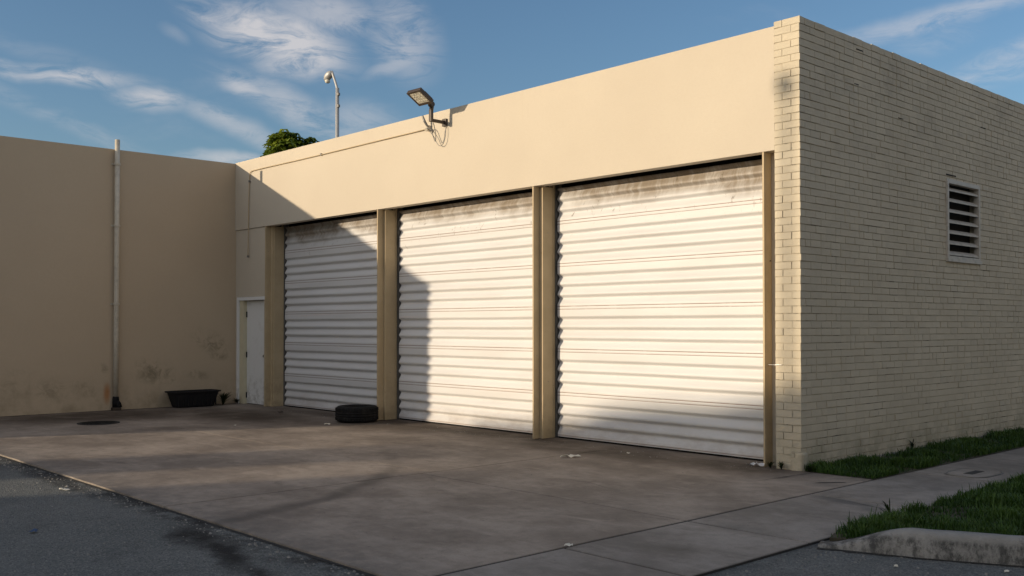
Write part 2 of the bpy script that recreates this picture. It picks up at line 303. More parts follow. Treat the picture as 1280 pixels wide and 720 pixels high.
# ------------------------------------------------------------------ mesh helpers
def link(name, me, mt=None, parent=None, smooth=False):
    o = bpy.data.objects.new(name, me); C.objects.link(o)
    if mt: me.materials.append(M[mt] if isinstance(mt, str) else mt)
    if parent: o.parent = parent
    if smooth:
        for p in me.polygons: p.use_smooth = True
    return o
def bm_obj(name, bm, mt, parent=None, smooth=False):
    bmesh.ops.recalc_face_normals(bm, faces=bm.faces)
    me = bpy.data.meshes.new(name); bm.to_mesh(me); bm.free(); return link(name, me, mt, parent, smooth)
def tag(o, label=None, cat=None, group=None, kind=None):
    if label: o['label'] = label
    if cat: o['category'] = cat
    if group: o['group'] = group
    if kind: o['kind'] = kind
    return o
def thing(name, label, cat, loc=(0, 0, 0), group=None):
    o = bpy.data.objects.new(name, None); C.objects.link(o); o.location = loc; o.empty_display_size = .2
    return tag(o, label, cat, group)
LOC = {}
def box(bm, a, b, bev=0, off=(0, 0, 0)):
    a = Vector(a) - Vector(off); b = Vector(b) - Vector(off); c = (a + b) / 2; s = b - a
    r = bmesh.ops.create_cube(bm, size=1, matrix=Matrix.Translation(c) @ Matrix.Diagonal((abs(s.x), abs(s.y), abs(s.z), 1)))
    if bev:
        es = list({e for v in r['verts'] for e in v.link_edges}); bmesh.ops.bevel(bm, geom=es, offset=bev, segments=2, affect='EDGES', profile=.6)
def tube(bm, pts, rr, seg=12, cap=True):
    pts = [Vector(p) for p in pts]; n = len(pts); rs = rr if isinstance(rr, (list, tuple)) else [rr] * n
    rings = []; ref = None
    for i, p in enumerate(pts):
        t = (pts[min(i + 1, n - 1)] - pts[max(i - 1, 0)]).normalized()
        if ref is None: ref = Vector((0, 0, 1)) if abs(t.z) < .9 else Vector((1, 0, 0))
        u = (ref - t * ref.dot(t)).normalized(); v = t.cross(u); ref = u
        rings.append([bm.verts.new(p + (u * math.cos(a) + v * math.sin(a)) * rs[i]) for a in [2 * math.pi * k / seg for k in range(seg)]])
    for A, B in zip(rings, rings[1:]):
        for k in range(seg): bm.faces.new((A[k], A[(k + 1) % seg], B[(k + 1) % seg], B[k]))
    if cap: bm.faces.new(rings[0][::-1]); bm.faces.new(rings[-1])
def smooth_path(pts, n=8):
    pts = [Vector(p) for p in pts]; out = []
    P = [pts[0] * 2 - pts[1]] + pts + [pts[-1] * 2 - pts[-2]]
    for i in range(1, len(P) - 2):
        for k in range(n):
            t = k / n; a, b, c, d = P[i - 1:i + 3]
            out.append(.5 * ((2 * b) + (c - a) * t + (2 * a - 5 * b + 4 * c - d) * t * t + (3 * b - a - 3 * c + d) * t ** 3))
    out.append(pts[-1]); return out
def lathe(bm, prof, seg=32, center=(0, 0, 0), closed=False):
    c = Vector(center); rings = []
    for (r, z) in prof: rings.append([bm.verts.new(c + Vector((r * math.cos(a), r * math.sin(a), z))) for a in [2 * math.pi * k / seg for k in range(seg)]])
    pairs = list(zip(rings, rings[1:])) + ([(rings[-1], rings[0])] if closed else [])
    for A, B in pairs:
        for k in range(seg): bm.faces.new((A[k], A[(k + 1) % seg], B[(k + 1) % seg], B[k]))
    if not closed:
        bm.faces.new(rings[0][::-1]); bm.faces.new(rings[-1])
def mesh_np(name, V, F4, mt, parent=None, tone=None, tri=False):
    k = 3 if tri else 4; me = bpy.data.meshes.new(name); me.vertices.add(len(V)); me.vertices.foreach_set('co', np.asarray(V, np.float32).ravel())
    me.loops.add(len(F4) * k); me.loops.foreach_set('vertex_index', np.asarray(F4, np.int32).ravel())
    me.polygons.add(len(F4)); me.polygons.foreach_set('loop_start', np.arange(0, len(F4) * k, k, dtype=np.int32)); me.polygons.foreach_set('loop_total', np.full(len(F4), k, np.int32))
    me.update(calc_edges=True); me.validate()
    if mt == 'brick': me.shade_flat()
    if tone is not None:
        at = me.attributes.new('tone', 'FLOAT', 'POINT'); at.data.foreach_set('value', np.asarray(tone, np.float32))
    return link(name, me, mt, parent)

XL = -12.407      # inner corner: garage front meets the taller side wall
ZS, ZH, HB = 4.704, 3.377, 4.75

# ------------------------------------------------------------------ ground
bm = bmesh.new()
s = 600
for z in (-.02,):
    f_ = bm.faces.new([bm.verts.new(v) for v in ((-s, -s, z), (s, -s, z), (s, s, z), (-s, s, z))])
tag(bm_obj('asphalt_ground', bm, 'asphalt'), kind='structure')

def slab(bm, x0, x1, y0, y1, top=0., nx=None, ny=None, g=.009):
    """concrete bay: subtly uneven top with worn rounded arrises"""
    x0 += g; x1 -= g; y0 += g; y1 -= g
    nx = nx or max(2, int((x1 - x0) / .22)); ny = ny or max(2, int((y1 - y0) / .22))
    xs = [x0, x0 + .008] + [x0 + (x1 - x0) * i / nx for i in range(1, nx)] + [x1 - .008, x1]
    ys = [y0, y0 + .008] + [y0 + (y1 - y0) * i / ny for i in range(1, ny)] + [y1 - .008, y1]
    gr = []
    for i, xx in enumerate(xs):
        row = []
        for j, yy in enumerate(ys):
            e = i in (0, len(xs) - 1) or j in (0, len(ys) - 1)
            jx = jy = 0
            if e:
                jx = noise.noise(Vector((xx * 6, yy * 6, 1))) * .005; jy = noise.noise(Vector((xx * 6, yy * 6, 9))) * .005
            z = top + noise.noise(Vector((xx * .7, yy * .7, 0))) * .003 - ((.0035 if g > .006 else .0006) if e else 0)
            row.append(bm.verts.new((xx + jx, yy + jy, z)))
        gr.append(row)
    for i in range(len(xs) - 1):
        for j in range(len(ys) - 1): bm.faces.new((gr[i][j], gr[i + 1][j], gr[i + 1][j + 1], gr[i][j + 1]))
    per = [gr[i][0] for i in range(len(xs))] + [gr[-1][j] for j in range(1, len(ys))] + [gr[i][-1] for i in range(len(xs) - 2, -1, -1)] + [gr[0][j] for j in range(len(ys) - 2, 0, -1)]
    low = [bm.verts.new((v.co.x, v.co.y, -.06)) for v in per]
    for k in range(len(per)): bm.faces.new((per[k], low[k], low[(k + 1) % len(per)], per[(k + 1) % len(per)]))
bm = bmesh.new()
YE = -5.69
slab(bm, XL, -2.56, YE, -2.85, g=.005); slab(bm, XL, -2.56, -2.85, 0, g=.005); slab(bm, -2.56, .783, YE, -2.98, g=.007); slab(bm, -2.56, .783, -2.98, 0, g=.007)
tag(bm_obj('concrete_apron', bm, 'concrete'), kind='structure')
bm = bmesh.new()                                   # floor of the recess under the doors
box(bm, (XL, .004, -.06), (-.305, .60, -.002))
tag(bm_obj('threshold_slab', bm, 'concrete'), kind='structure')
bm = bmesh.new()
ys = [-5.69, -4.36, -2.99, -1.18, .72]
while ys[-1] < 40: ys.append(ys[-1] + 1.72)
for a, b_ in zip(ys, ys[1:]): slab(bm, .80, 1.86, a, b_, .002, g=.013)
tag(bm_obj('sidewalk', bm, 'sidewalk'), kind='structure')
bm = bmesh.new()
box(bm, (XL, YE + .02, -.05), (1.85, .0, -.0065)); box(bm, (.79, .0, -.05), (1.85, 40, -.0065))
tag(bm_obj('joint_filler', bm, 'joint'), kind='structure')
# shrinkage crack and short slot near the pier
def crack(bm, pts, wd):
    pts = smooth_path([Vector((x, y, .0045)) for x, y in pts], 6); pr = None
    for i, p in enumerate(pts):
        t = (pts[min(i + 1, len(pts) - 1)] - pts[max(i - 1, 0)]).normalized(); nrm = Vector((-t.y, t.x, 0)); ww = wd * (.4 + 1.1 * abs(noise.noise(p * 9))) * min(1, 4 * i / len(pts), 4 * (1 - i / len(pts)) + .1)
        cur = (bm.verts.new(p + nrm * ww), bm.verts.new(p - nrm * ww))
        if pr: bm.faces.new((pr[0], cur[0], cur[1], pr[1]))
        pr = cur
bm = bmesh.new()
crack(bm, [(.06, -.92), (.10, -.6), (.13, -.27), (.16, -.06)], .012)
crack(bm, [(.50, -.62), (.60, -.50), (.70, -.38)], .03)
crack(bm, [(-2.4, -2.9), (-1.2, -2.2), (-.4, -2.3), (.75, -1.75)], .003)
crack(bm, [(-6.5, -2.9), (-5.4, -1.7), (-5.0, -.2)], .003)
crack(bm, [(.84, -1.24), (1.2, -1.30), (1.84, -1.5)], .006)
for cpts in ([(-5.8, -5.3), (-5.6, -5.0), (-5.2, -4.9)],):
    crack(bm, cpts, .004)
tag(bm_obj('pavement_cracks', bm, 'joint'), kind='structure')
# broken asphalt edge along the apron
bm = bmesh.new(); pr = None
for i in range(240):
    x = XL + (1.9 - XL) * i / 239; j = noise.noise(Vector((x * 3.1, 0, 0))) * .018 + noise.noise(Vector((x * 13, 3, 0))) * .012
    cur = (bm.verts.new((x, YE + .012, -.0155)), bm.verts.new((x, YE - .018 + j * .7 - .008, -.0155)))
    if pr: bm.faces.new((pr[0], cur[0], cur[1], pr[1]))
    pr = cur
tag(bm_obj('apron_edge_gap', bm, 'joint'), kind='structure')

# utility covers set in the paving
u = thing('utility_cover', 'oval concrete utility cover with a dark slot set in the sidewalk', 'utility cover', (1.29, 1.13, .004))
bm = bmesh.new(); n = 40
def oval(a, b_, z, k): return (a * math.copysign(abs(math.cos(k)) ** .6, math.cos(k)), b_ * math.copysign(abs(math.sin(k)) ** .6, math.sin(k)), z)
for (a, b_, z, a2, b2, z2) in ((.222, .332, .006, .208, .318, .006),):
    A = [bm.verts.new(oval(a, b_, z, 2 * math.pi * k / n)) for k in range(n)]; B = [bm.verts.new(oval(a2, b2, z2, 2 * math.pi * k / n)) for k in range(n)]
    A0 = [bm.verts.new(oval(a, b_, -.01, 2 * math.pi * k / n)) for k in range(n)]; B0 = [bm.verts.new(oval(a2, b2, -.01, 2 * math.pi * k / n)) for k in range(n)]
    for P_, Q in ((A0, A), (A, B), (B, B0)):
        for k in range(n): bm.faces.new((P_[k], P_[(k + 1) % n], Q[(k + 1) % n], Q[k]))
bm_obj('frame', bm, 'guide', u)
bm = bmesh.new(); A = [bm.verts.new(oval(.20, .31, .006, 2 * math.pi * k / n)) for k in range(n)]; A0 = [bm.verts.new(oval(.20, .31, -.01, 2 * math.pi * k / n)) for k in range(n)]
bm.faces.new(A)
for k in range(n): bm.faces.new((A0[k], A0[(k + 1) % n], A[(k + 1) % n], A[k]))
bm_obj('lid', bm, 'sidewalk', u)
bm = bmesh.new(); box(bm, (-.045, -.15, .0065), (.045, .15, .009)); bm_obj('lifting_slot', bm, 'joint', u)
u = thing('drain_cover', 'dark round iron drain cover in the yard near the vertical pipe', 'drain cover', (-10.13, -3.45, .003))
bm = bmesh.new(); lathe(bm, [(.31, -.01), (.31, .006), (.275, .009), (.27, .003)], 36); bm_obj('rim', bm, 'dark', u)
bm = bmesh.new(); lathe(bm, [(.262, -.01), (.262, .007)], 36)
for i in range(-4, 5):
    hw = math.sqrt(max(.0, .24 ** 2 - (i * .052) ** 2))
    if hw > .05: box(bm, (i * .052 - .012, -hw, .0075), (i * .052 + .012, hw, .012))
bm_obj('lid', bm, 'rubber', u)

# ------------------------------------------------------------------ grass verges
def in_poly(x, y, poly):
    ins = np.zeros(len(x), bool); j = len(poly) - 1
    for i in range(len(poly)):
        xi, yi = poly[i]; xj, yj = poly[j]
        c = ((yi > y) != (yj > y)) & (x < (xj - xi) * (y - yi) / (yj - yi + 1e-12) + xi); ins ^= c; j = i
    return ins
KF = [(1.93, -3.02), (2.12, -2.95), (2.32, -2.88), (2.54, -2.80), (2.76, -2.70), (3.10, -2.53), (3.45, -2.26), (3.78, -1.85), (4.0, -1.3), (4.12, -.6), (4.16, .4), (4.16, 3), (4.16, 12), (4.16, 40)]
KF = [tuple(p[:2]) for p in smooth_path([(a, b_, 0) for a, b_ in KF], 5)]
kerb_pts = []
for i, p in enumerate(KF):
    a = Vector((*KF[max(i - 1, 0)], 0)); b_ = Vector((*KF[min(i + 1, len(KF) - 1)], 0)); t = (b_ - a).normalized(); nn = Vector((-t.y, t.x, 0))
    L = sum(math.dist(KF[k], KF[k + 1]) for k in range(i)); h = .004 + .148 * (lambda q: q * q * (3 - 2 * q))(min(1, L / .62))
    kerb_pts.append((Vector((*p, 0)), nn, h))
bm = bmesh.new(); pr = None
for (p, nn, h) in kerb_pts:
    jn = noise.noise(p * 5) * .012; w_ = .15
    prof = [(-.004 + jn, -.05), (jn, .0), (.012 + jn, h * .55), (.018 + jn * .6, h - .022 * min(1, h / .1)), (.034, h - .004 * min(1, h / .1)), (.075, h + .0), (w_, h - .004), (w_ + .004, -.05)]
    cur = [bm.verts.new(p + nn * a + Vector((0, 0, z + noise.noise(p * 7 + Vector((0, 0, a * 9))) * .004))) for a, z in prof]
    if pr:
        for k in range(len(cur) - 1): bm.faces.new((pr[k], cur[k], cur[k + 1], pr[k + 1]))
    else: bm.faces.new(cur)
    pr = cur
tag(bm_obj('kerb', bm, 'kerb', smooth=True), kind='structure')
bm = bmesh.new(); pr = None
for i, (p, nn, h) in enumerate(kerb_pts):
    cur = (bm.verts.new(p + nn * .012 + Vector((0, 0, -.0155))), bm.verts.new(p - nn * (.035 + .03 * noise.noise(p * 8) + .02 * noise.noise(p * 21)) + Vector((0, 0, -.0155))))
    if pr: bm.faces.new((pr[0], cur[0], cur[1], pr[1]))
    pr = cur
tag(bm_obj('gutter_dirt', bm, 'joint'), kind='structure')
back = [(p + nn * .155) for p, nn, h in kerb_pts]
verge = [(1.875, 38.)] + [(1.875, -2.70), (1.93, -2.86)] + [(q.x, q.y) for q in back[2:] if q.y < 38]
strip = [(.02, .02), (.02, 38), (.78, 38), (.78, .0), (.45, -.02)]
def zg(x, y):   # lawn surface
    base = .012 + .012 * np.sin(x * 5 + y * 3)
    return base
for nm, poly, lab in (('wall_verge_soil', strip, ''), ('street_verge_soil', verge, '')):
    bm = bmesh.new(); vs = [bm.verts.new((x, y, .03 if nm[0] == 's' else -.006)) for x, y in poly]; f_ = bm.faces.new(vs); ext = bmesh.ops.extrude_face_region(bm, geom=[f_])
    for v in ext['geom']:
        if isinstance(v, bmesh.types.BMVert): v.co.z = -.05
    tag(bm_obj(nm, bm, 'soil'), kind='structure')
def grass(name, poly, label, dens, hmin, hmax, z0, ymax, seed):
    r = np.random.default_rng(seed); xs = [p[0] for p in poly]; ys_ = [p[1] for p in poly]
    def sample(y0, y1, dn):
        A = (max(xs) - min(xs)) * (y1 - y0); k = int(A * dn); x = r.uniform(min(xs), max(xs), k); y = r.uniform(y0, y1, k); mk = in_poly(x, y, poly); return x[mk], y[mk]
    segs = [(min(ys_), 1.5, dens), (1.5, 5, dens * .55), (5, 12, dens * .28), (12, ymax, dens * .12)]
    X, Y = [np.concatenate(q) for q in zip(*[sample(a, min(b_, ymax), d) for a, b_, d in segs if a < ymax])]
    # clumps: patchy height
    cl = np.array([noise.noise(Vector((a * 2.2, b_ * 2.2, seed))) + .5 * noise.noise(Vector((a * 7, b_ * 7, seed))) for a, b_ in zip(X, Y)])
    n_ = len(X); h = (hmin + (hmax - hmin) * np.clip(.40 + cl * 1.1 + r.normal(0, .25, n_), 0, 1.6)); h = np.where(r.random(n_) < .012, h * 1.8, h)
    keep = r.random(n_) < np.clip(.80 + cl * 1.8, .08, 1); X, Y, h, cl = X[keep], Y[keep], h[keep], cl[keep]; n_ = len(X)
    a = r.uniform(0, 2 * np.pi, n_); lean = h * r.uniform(.15, .75, n_); wd = r.uniform(.0022, .005, n_) * (1 + .05 * np.maximum(Y, 0)); da = a + r.uniform(1.2, 1.9, n_)
    dx, dy = np.cos(a), np.sin(a); ex, ey = np.cos(da) * wd, np.sin(da) * wd
    z0 = np.full(n_, z0)
    lv = [(0, 0, 1), (.35, .45, .9), (.75, .82, .6), (1.0, .98, .08)]
    V = np.zeros((n_, 8, 3))
    for i, (q, zz, wq) in enumerate(lv):
        cx = X + dx * lean * q ** 1.6; cy = Y + dy * lean * q ** 1.6; cz = z0 + h * zz
        V[:, 2 * i] = np.stack([cx - ex * wq, cy - ey * wq, cz], 1); V[:, 2 * i + 1] = np.stack([cx + ex * wq, cy + ey * wq, cz], 1)
    idx = (np.arange(n_) * 8)[:, None, None]; F = idx + np.array([[0, 1, 3, 2], [2, 3, 5, 4], [4, 5, 7, 6]])[None]
    tone = np.repeat(np.clip(.30 + r.normal(0, .25, n_) + cl * .8, 0, 1), 8)
    o = mesh_np(name, V.reshape(-1, 3), F.reshape(-1, 4), 'grass', tone=tone); return tag(o, label, 'grass', kind='stuff')
grass('wall_grass', strip, 'dark green grass strip growing along the foot of the brick wall', 8000, .02, .075, .002, 20, 3)
grass('verge_grass', verge, 'thick green grass growing between the sidewalk and the curved kerb', 7500, .025, .085, .028, 14, 5)

# ------------------------------------------------------------------ garage building
gb = thing('garage_building', 'low cream garage with three white roller doors and a painted brick side wall', 'building', (0, 0, 0))
bm = bmesh.new(); box(bm, (XL, 0, ZH), (-.300, .14, ZS), .004)
bm_obj('stucco_header', bm, 'stucco', gb)
bm = bmesh.new(); box(bm, (XL, .018, 2.068), (-11.235, .16, ZH - .006), .003); box(bm, (-11.29, .018, .0), (-11.236, .155, 2.066), .002); box(bm, (XL, .018, 0), (-12.335, .155, 2.066), .002)
bm_obj('front_wall', bm, 'stucco', gb)
bm = bmesh.new(); box(bm, (XL, .30, 0), (-11.15, .42, 4.5)); bm_obj('inner_wall', bm, 'dark', gb)
bm = bmesh.new(); box(bm, (-12.4, 14, 0), (-.2, 14.2, 4.6)); bm_obj('rear_wall', bm, 'stucco', gb)
bm = bmesh.new(); box(bm, (XL, .142, 4.40), (-.24, 14, 4.50)); bm_obj('roof', bm, 'roof', gb)
bm = bmesh.new(); box(bm, (XL, .62, 0), (-.24, .66, 4.40)); box(bm, (XL, .143, 3.72), (-.31, .60, 3.75)); bm_obj('dark_backing', bm, 'dark', gb)

# real bricks, two faces
CH = HB / 61
VENT = (3.50, 4.51, 2.375, 3.368)
def brick_face(name, u0, u1, placer, skip=None, corner=None):
    V = []; F = []; T = []
    for c in range(61):
        z0 = c * CH; odd = c % 2; u = u0
        # course wobble so that bed joints are not ruled lines
        cuts = [u0]
        if corner == 'pier':
            cuts = [u0, u0 + .10 if odd else u0 + .205, u1] if True else cuts
        else:
            cuts.append(u0 + (.205 if odd else .10))
            while cuts[-1] < u1 - .12:
                L = .2065 * random.choice([1, 1, 1, 1, 1, .5, 1.0]) * random.uniform(.985, 1.015); cuts.append(min(u1, cuts[-1] + L))
            cuts[-1] = u1
            if VENT[2] < z0 + CH / 2 < VENT[3]: cuts = sorted([q for q in cuts if not any(abs(q - e) < .035 for e in VENT[:2])] + list(VENT[:2]))
        for a, b_ in zip(cuts, cuts[1:]):
            if b_ - a < .01: continue
            if skip and skip(a, b_, z0, z0 + CH): continue
            jt = .0027 if corner == 'pier' else .0031; jv = .0026 if corner == 'pier' else .0018; pr = random.uniform(0, .0045) + (.004 if random.random() < .06 else 0); tl = random.uniform(-.003, .003); tl2 = random.uniform(-.003, .001)
            a1, b1, z1, z2 = a + (jv if a > u0 else 0), b_ - (jv if b_ < u1 else 0), z0 + jt + random.uniform(-.0015, .0015), z0 + CH - jt + random.uniform(-.0015, .0015)
            if c == 60: z2 = HB + random.uniform(-.004, .003)
            if c == 0: z1 = -.03
            ea = .0016 if a > u0 else 0; eb = .0016 if b_ < u1 else 0
            k = len(V); T += [random.random()] * 12
            for (uu, zz, d) in ((a1, z1, -.011), (b1, z1, -.011), (b1, z2, -.011), (a1, z2, -.011), (a1 + ea * .3, z1 + .001, -.002), (b1 - eb * .3, z1 + .001, -.002), (b1 - eb * .3, z2 - .001, -.002), (a1 + ea * .3, z2 - .001, -.002),
                                (a1 + ea, z1 + .0018, pr + tl), (b1 - eb, z1 + .0018, pr - tl), (b1 - eb, z2 - .0018, pr - tl + tl2), (a1 + ea, z2 - .0018, pr + tl + tl2)):
                V.append(placer(uu, zz, d))
            F += [(k, k + 1, k + 5, k + 4), (k + 1, k + 2, k + 6, k + 5), (k + 2, k + 3, k + 7, k + 6), (k + 3, k, k + 4, k + 7),
                  (k + 4, k + 5, k + 9, k + 8), (k + 5, k + 6, k + 10, k + 9), (k + 6, k + 7, k + 11, k + 10), (k + 7, k + 4, k + 8, k + 11), (k + 8, k + 9, k + 10, k + 11)]
    return V, F, T
def vskip(a, b_, z0, z1): return VENT[0] - .01 < (a + b_) / 2 < VENT[1] + .01 and VENT[2] < (z0 + z1) / 2 < VENT[3] and b_ - a < 3
V, F, T_ = brick_face('side', 0., 14.2, lambda u_, z, d: (d, u_, z), vskip)
o = mesh_np('brick_side_wall', V, F, 'brick', gb, tone=T_); bm = bmesh.new(); bm.from_mesh(o.data); bmesh.ops.recalc_face_normals(bm, faces=bm.faces); bm.to_mesh(o.data); bm.free()
V, F, T_ = brick_face('front', 0, .300, lambda u_, z, d: (-u_, -d - .0, z), None, 'pier')
# pier front: joints measured from the outer corner, opposite rhythm to the side
o = mesh_np('brick_pier', V, F, 'brick', gb, tone=T_); bm = bmesh.new(); bm.from_mesh(o.data); bmesh.ops.recalc_face_normals(bm, faces=bm.faces); bm.to_mesh(o.data); bm.free()
bm = bmesh.new()   # mortar core behind the bricks, with the hole for the louver
y0, y1, za, zb = VENT
for (a, b_) in (((-.298, .0052, -.03), (-.0068, y0, 4.742)), ((-.24, y1, -.03), (-.0068, 14.19, 4.742)), ((-.24, y0, -.03), (-.0068, y1, za)), ((-.24, y0, zb), (-.0068, y1, 4.742))): box(bm, a, b_)
bm_obj('mortar', bm, 'mortar', gb)
bm = bmesh.new()   # pier return beside the first door and its top
box(bm, (-.3015, .004, 0), (-.2985, .139, 4.742)); box(bm, (-.3015, .139, ZS), (-.2985, .26, 4.742)); bm_obj('pier_return', bm, 'stucco', gb)
bm = bmesh.new()   # cement patch at the foot of the corner
pts = [(-.10, -.016), (.018, -.016), (.018, .012), (.018, .10)]
g = [[bm.verts.new((x + noise.noise(Vector((x * 20, y * 20, k))) * .006, y - .002 + noise.noise(Vector((x * 20, y * 20, k + 5))) * .006, z)) for (x, y) in [(-.115, .004), (-.105, -.018), (-.03, -.022), (.022, -.020), (.024, .03), (.02, .09), (.0, .10)]] for k, z in enumerate((-.03, .05, .11, .165, .185))]
for A, B in zip(g, g[1:]):
    for k in range(len(A) - 1): bm.faces.new((A[k], A[k + 1], B[k + 1], B[k]))
bm.faces.new(g[-1]); bm_obj('cement_patch', bm, 'brick', gb, True)
bm = bmesh.new(); box(bm, (-.105, -.027, .135), (-.065, -.018, .19)); box(bm, (-.10, -.024, .186), (-.005, -.004, .196)); bm_obj('chipped_brick', bm, 'mortar', gb)
# sill strip of concrete footing showing under the brick
bm = bmesh.new(); box(bm, (-.25, .10, -.05), (.022, 14.2, .018), .004); bm_obj('footing', bm, 'sidewalk', gb)
for a, b_ in (((-.004, 3.50, 3.441), (.006, 3.79, 3.459)), ((-.004, 3.92, 3.385), (.006, 4.12, 3.391)), ((-.004, 1.61, .48), (.0055, 1.66, .52)), ((-.004, 1.14, 4.22), (.006, 1.24, 4.23)), ((-.004, 2.2, 3.985), (.006, 2.32, 3.994)), ((-.004, 4.6, 4.2), (.006, 4.75, 4.212)), ((-.004, 1.2, 4.62), (.006, 1.38, 4.632))):
    bm = bmesh.new(); box(bm, a, b_); bm_obj('wall_chip', bm, 'dark', gb)

# louver
lv = bpy.data.objects.new('louver_vent', None); C.objects.link(lv); lv.parent = gb; lv.location = (0, 0, 0)
bm = bmesh.new(); t_ = .042; X0, X1 = -.05, .022
box(bm, (X0, y0, za), (X1, y0 + t_, zb), .003); box(bm, (X0, y1 - t_, za), (X1, y1, zb), .003); box(bm, (X0, y0 + t_, zb - .028), (X1, y1 - t_, zb), .003); box(bm, (X0, y0 + t_, za + .002), (X1, y1 - t_, za + .03), .003); box(bm, (X0, y0 - .02, za - .045), (X1 + .012, y1 + .02, za), .003)
for a, b_ in (((.0, y0 - .012, za - .03), (.014, y0, zb + .03)), ((.0, y1, za - .03), (.014, y1 + .012, zb + .03)), ((.0, y0, zb), (.014, y1, zb + .03))): box(bm, a, b_, .002)
lf = bm_obj('frame', bm, 'louver', lv)
for k in range(7):
    z = zb - .125 - k * .1375
    bm = bmesh.new()
    vs = [bm.verts.new(v) for v in ((.012, y0 + t_, z), (.012, y1 - t_, z), (.012, y1 - t_, z + .018), (.012, y0 + t_, z + .018), (.002, y0 + t_, z + .022), (.002, y1 - t_, z + .022), (-.048, y0 + t_, z + .060), (-.048, y1 - t_, z + .060), (-.048, y0 + t_, z + .054), (-.048, y1 - t_, z + .054), (0.0, y0 + t_, z), (0.0, y1 - t_, z))]
    a = vs
    for q in ((0, 1, 2, 3), (3, 2, 5, 4), (4, 5, 7, 6), (6, 7, 9, 8), (8, 9, 11, 10), (10, 11, 1, 0)): bm.faces.new([a[i] for i in q])
    bm_obj('slat', bm, 'louver', lv)
bm = bmesh.new(); box(bm, (-.14, y0, za), (-.12, y1, zb)); bm_obj('vent_backing', bm, 'dark', lv)  # solid black sheet standing in for the dark inside of the vent

# posts between the doors: thin flange in front, deeper web beside it
POSTS = [(-11.225, .085), (-7.60, .075), (-4.01, .085)]
for i, (x, wd) in enumerate(POSTS):
    bm = bmesh.new(); box(bm, (x, -.004, .0), (x + .022, .11, ZH - .003), .002); box(bm, (x, .108, 0), (x + wd + .0, .30, ZH - .003), .002)
    box(bm, (x + .01, .301, 0), (x + wd + .006, .335, ZH + .05), .002)
    if i == 0: box(bm, (x + wd + .002, .13, 0), (x + wd + .03, .334, ZH - .003), .002)
    p = bm_obj('door_post', bm, 'post', gb)
    bm = bmesh.new()
    bm.free()
    for z in (.55, 1.1, 1.9, 2.9): bm = bmesh.new(); box(bm, (x + .0215, .05, z), (x + .027, .062, z + .012), .002); bm_obj('bolt', bm, 'mortar', p)
    for z in (.75, 1.75, 2.75): bm = bmesh.new(); box(bm, (x + wd - .001, .20, z), (x + wd + .005, .215, z + .015), .002); bm_obj('bolt', bm, 'mortar', p)
bm = bmesh.new(); box(bm, (-.452, -.004, 0), (-.430, .139, ZH - .003), .002); p = bm_obj('door_post', bm, 'post', gb)
for z in (1.1, 2.2, 3.2): bm = bmesh.new(); box(bm, (-.4305, .10, z), (-.424, .115, z + .015), .002); bm_obj('bolt', bm, 'mortar', p)
bm = bmesh.new(); box(bm, (-.452, .141, 0), (-.303, .30, ZH + .04), .002); bm_obj('recess_wall', bm, 'stucco', gb)

# roller doors
def rib_depth(s_):
    """s_: 0 at a seam, growing downwards to 1 at the next; 0 = proud, 1 = deepest"""
    d = 0
    for c in (.275, .525, .775):
        q = s_ - c
        if q < 0: v = 1 - min(1, -q / .078)
        else: v = 1 - min(1, q / .155)
        v = .55 * v * v * (3 - 2 * v) + .45 * min(1, max(0, v * 1.25 - .12)); d = max(d, v)
    return d
def roller_door(x0, x1, label):
    root = bpy.data.objects.new('roller_door', None); C.objects.link(root); root.parent = gb; root.location = ((x0 + x1) / 2, .36, 0); root['label'] = label
    cx = (x0 + x1) / 2
    zs = []
    sec = list(zip(SEAMS, SEAMS[1:]))
    for a, b_ in sec:
        n_ = 64
        for k in range(n_): zs.append((a + (b_ - a) * k / n_, 1 - k / n_))
        # tiny lap grooves
    zs = [(z, s_) for z, s_ in zs if .045 < z < 3.372]
    nx = 44; V = []; ph = x0 * 3.3
    for z, s_ in zs:
        dd = rib_depth(s_); gr = 0
        for S in SEAMS:
            for o_ in (-.02, .02):
                if abs(z - S - o_) < .0046: gr = .004
        for i in range(nx + 1):
            x = x0 + (x1 - x0) * i / nx
            dent = noise.noise(Vector((x * 1.3 + ph, z * 2.0, 0))) * .006 + noise.noise(Vector((x * 4 + ph, z * 5, 3))) * .0022
            zw = noise.noise(Vector((x * .9 + ph, z * .5, 7))) * .004
            V.append((x - cx, -.022 + dd * .041 + gr + dent, z + zw))
    nz = len(zs); F = [(j * (nx + 1) + i, j * (nx + 1) + i + 1, (j + 1) * (nx + 1) + i + 1, (j + 1) * (nx + 1) + i) for j in range(nz - 1) for i in range(nx)]
    o = mesh_np('curtain', V, F, 'door', root)
    for p in o.data.polygons: p.use_smooth = True
    bm = bmesh.new(); box(bm, (x0 - cx + .01, -.032, .022), (x1 - cx - .01, .02, .062), .004); bm_obj('bottom_rail', bm, 'door', root)
    bm = bmesh.new(); box(bm, (x0 - cx + .01, -.01, .0), (x1 - cx - .01, .012, .0225)); bm_obj('rubber_seal', bm, 'rubber', root)
    for sd, xe in ((1, x0), (-1, x1)):
        bm = bmesh.new(); e = xe - cx
        lo, hi = sorted((e - sd * .035, e - sd * .028)); box(bm, (lo, -.030, 0), (hi, .05, 3.5))
        lo, hi = sorted((e - sd * .028, e + sd * .010)); box(bm, (lo, .046, 0), (hi, .05, 3.5))
        bm_obj('guide_rail', bm, 'guide', root)
    return root
roller_door(-11.075, -7.635, 'leftmost white roller door, mostly in shadow')
roller_door(-7.465, -4.045, 'middle white roller door, left edge in shadow, grime along the top')
roller_door(-3.875, -.470, 'rightmost white roller door, fully sunlit except its foot')

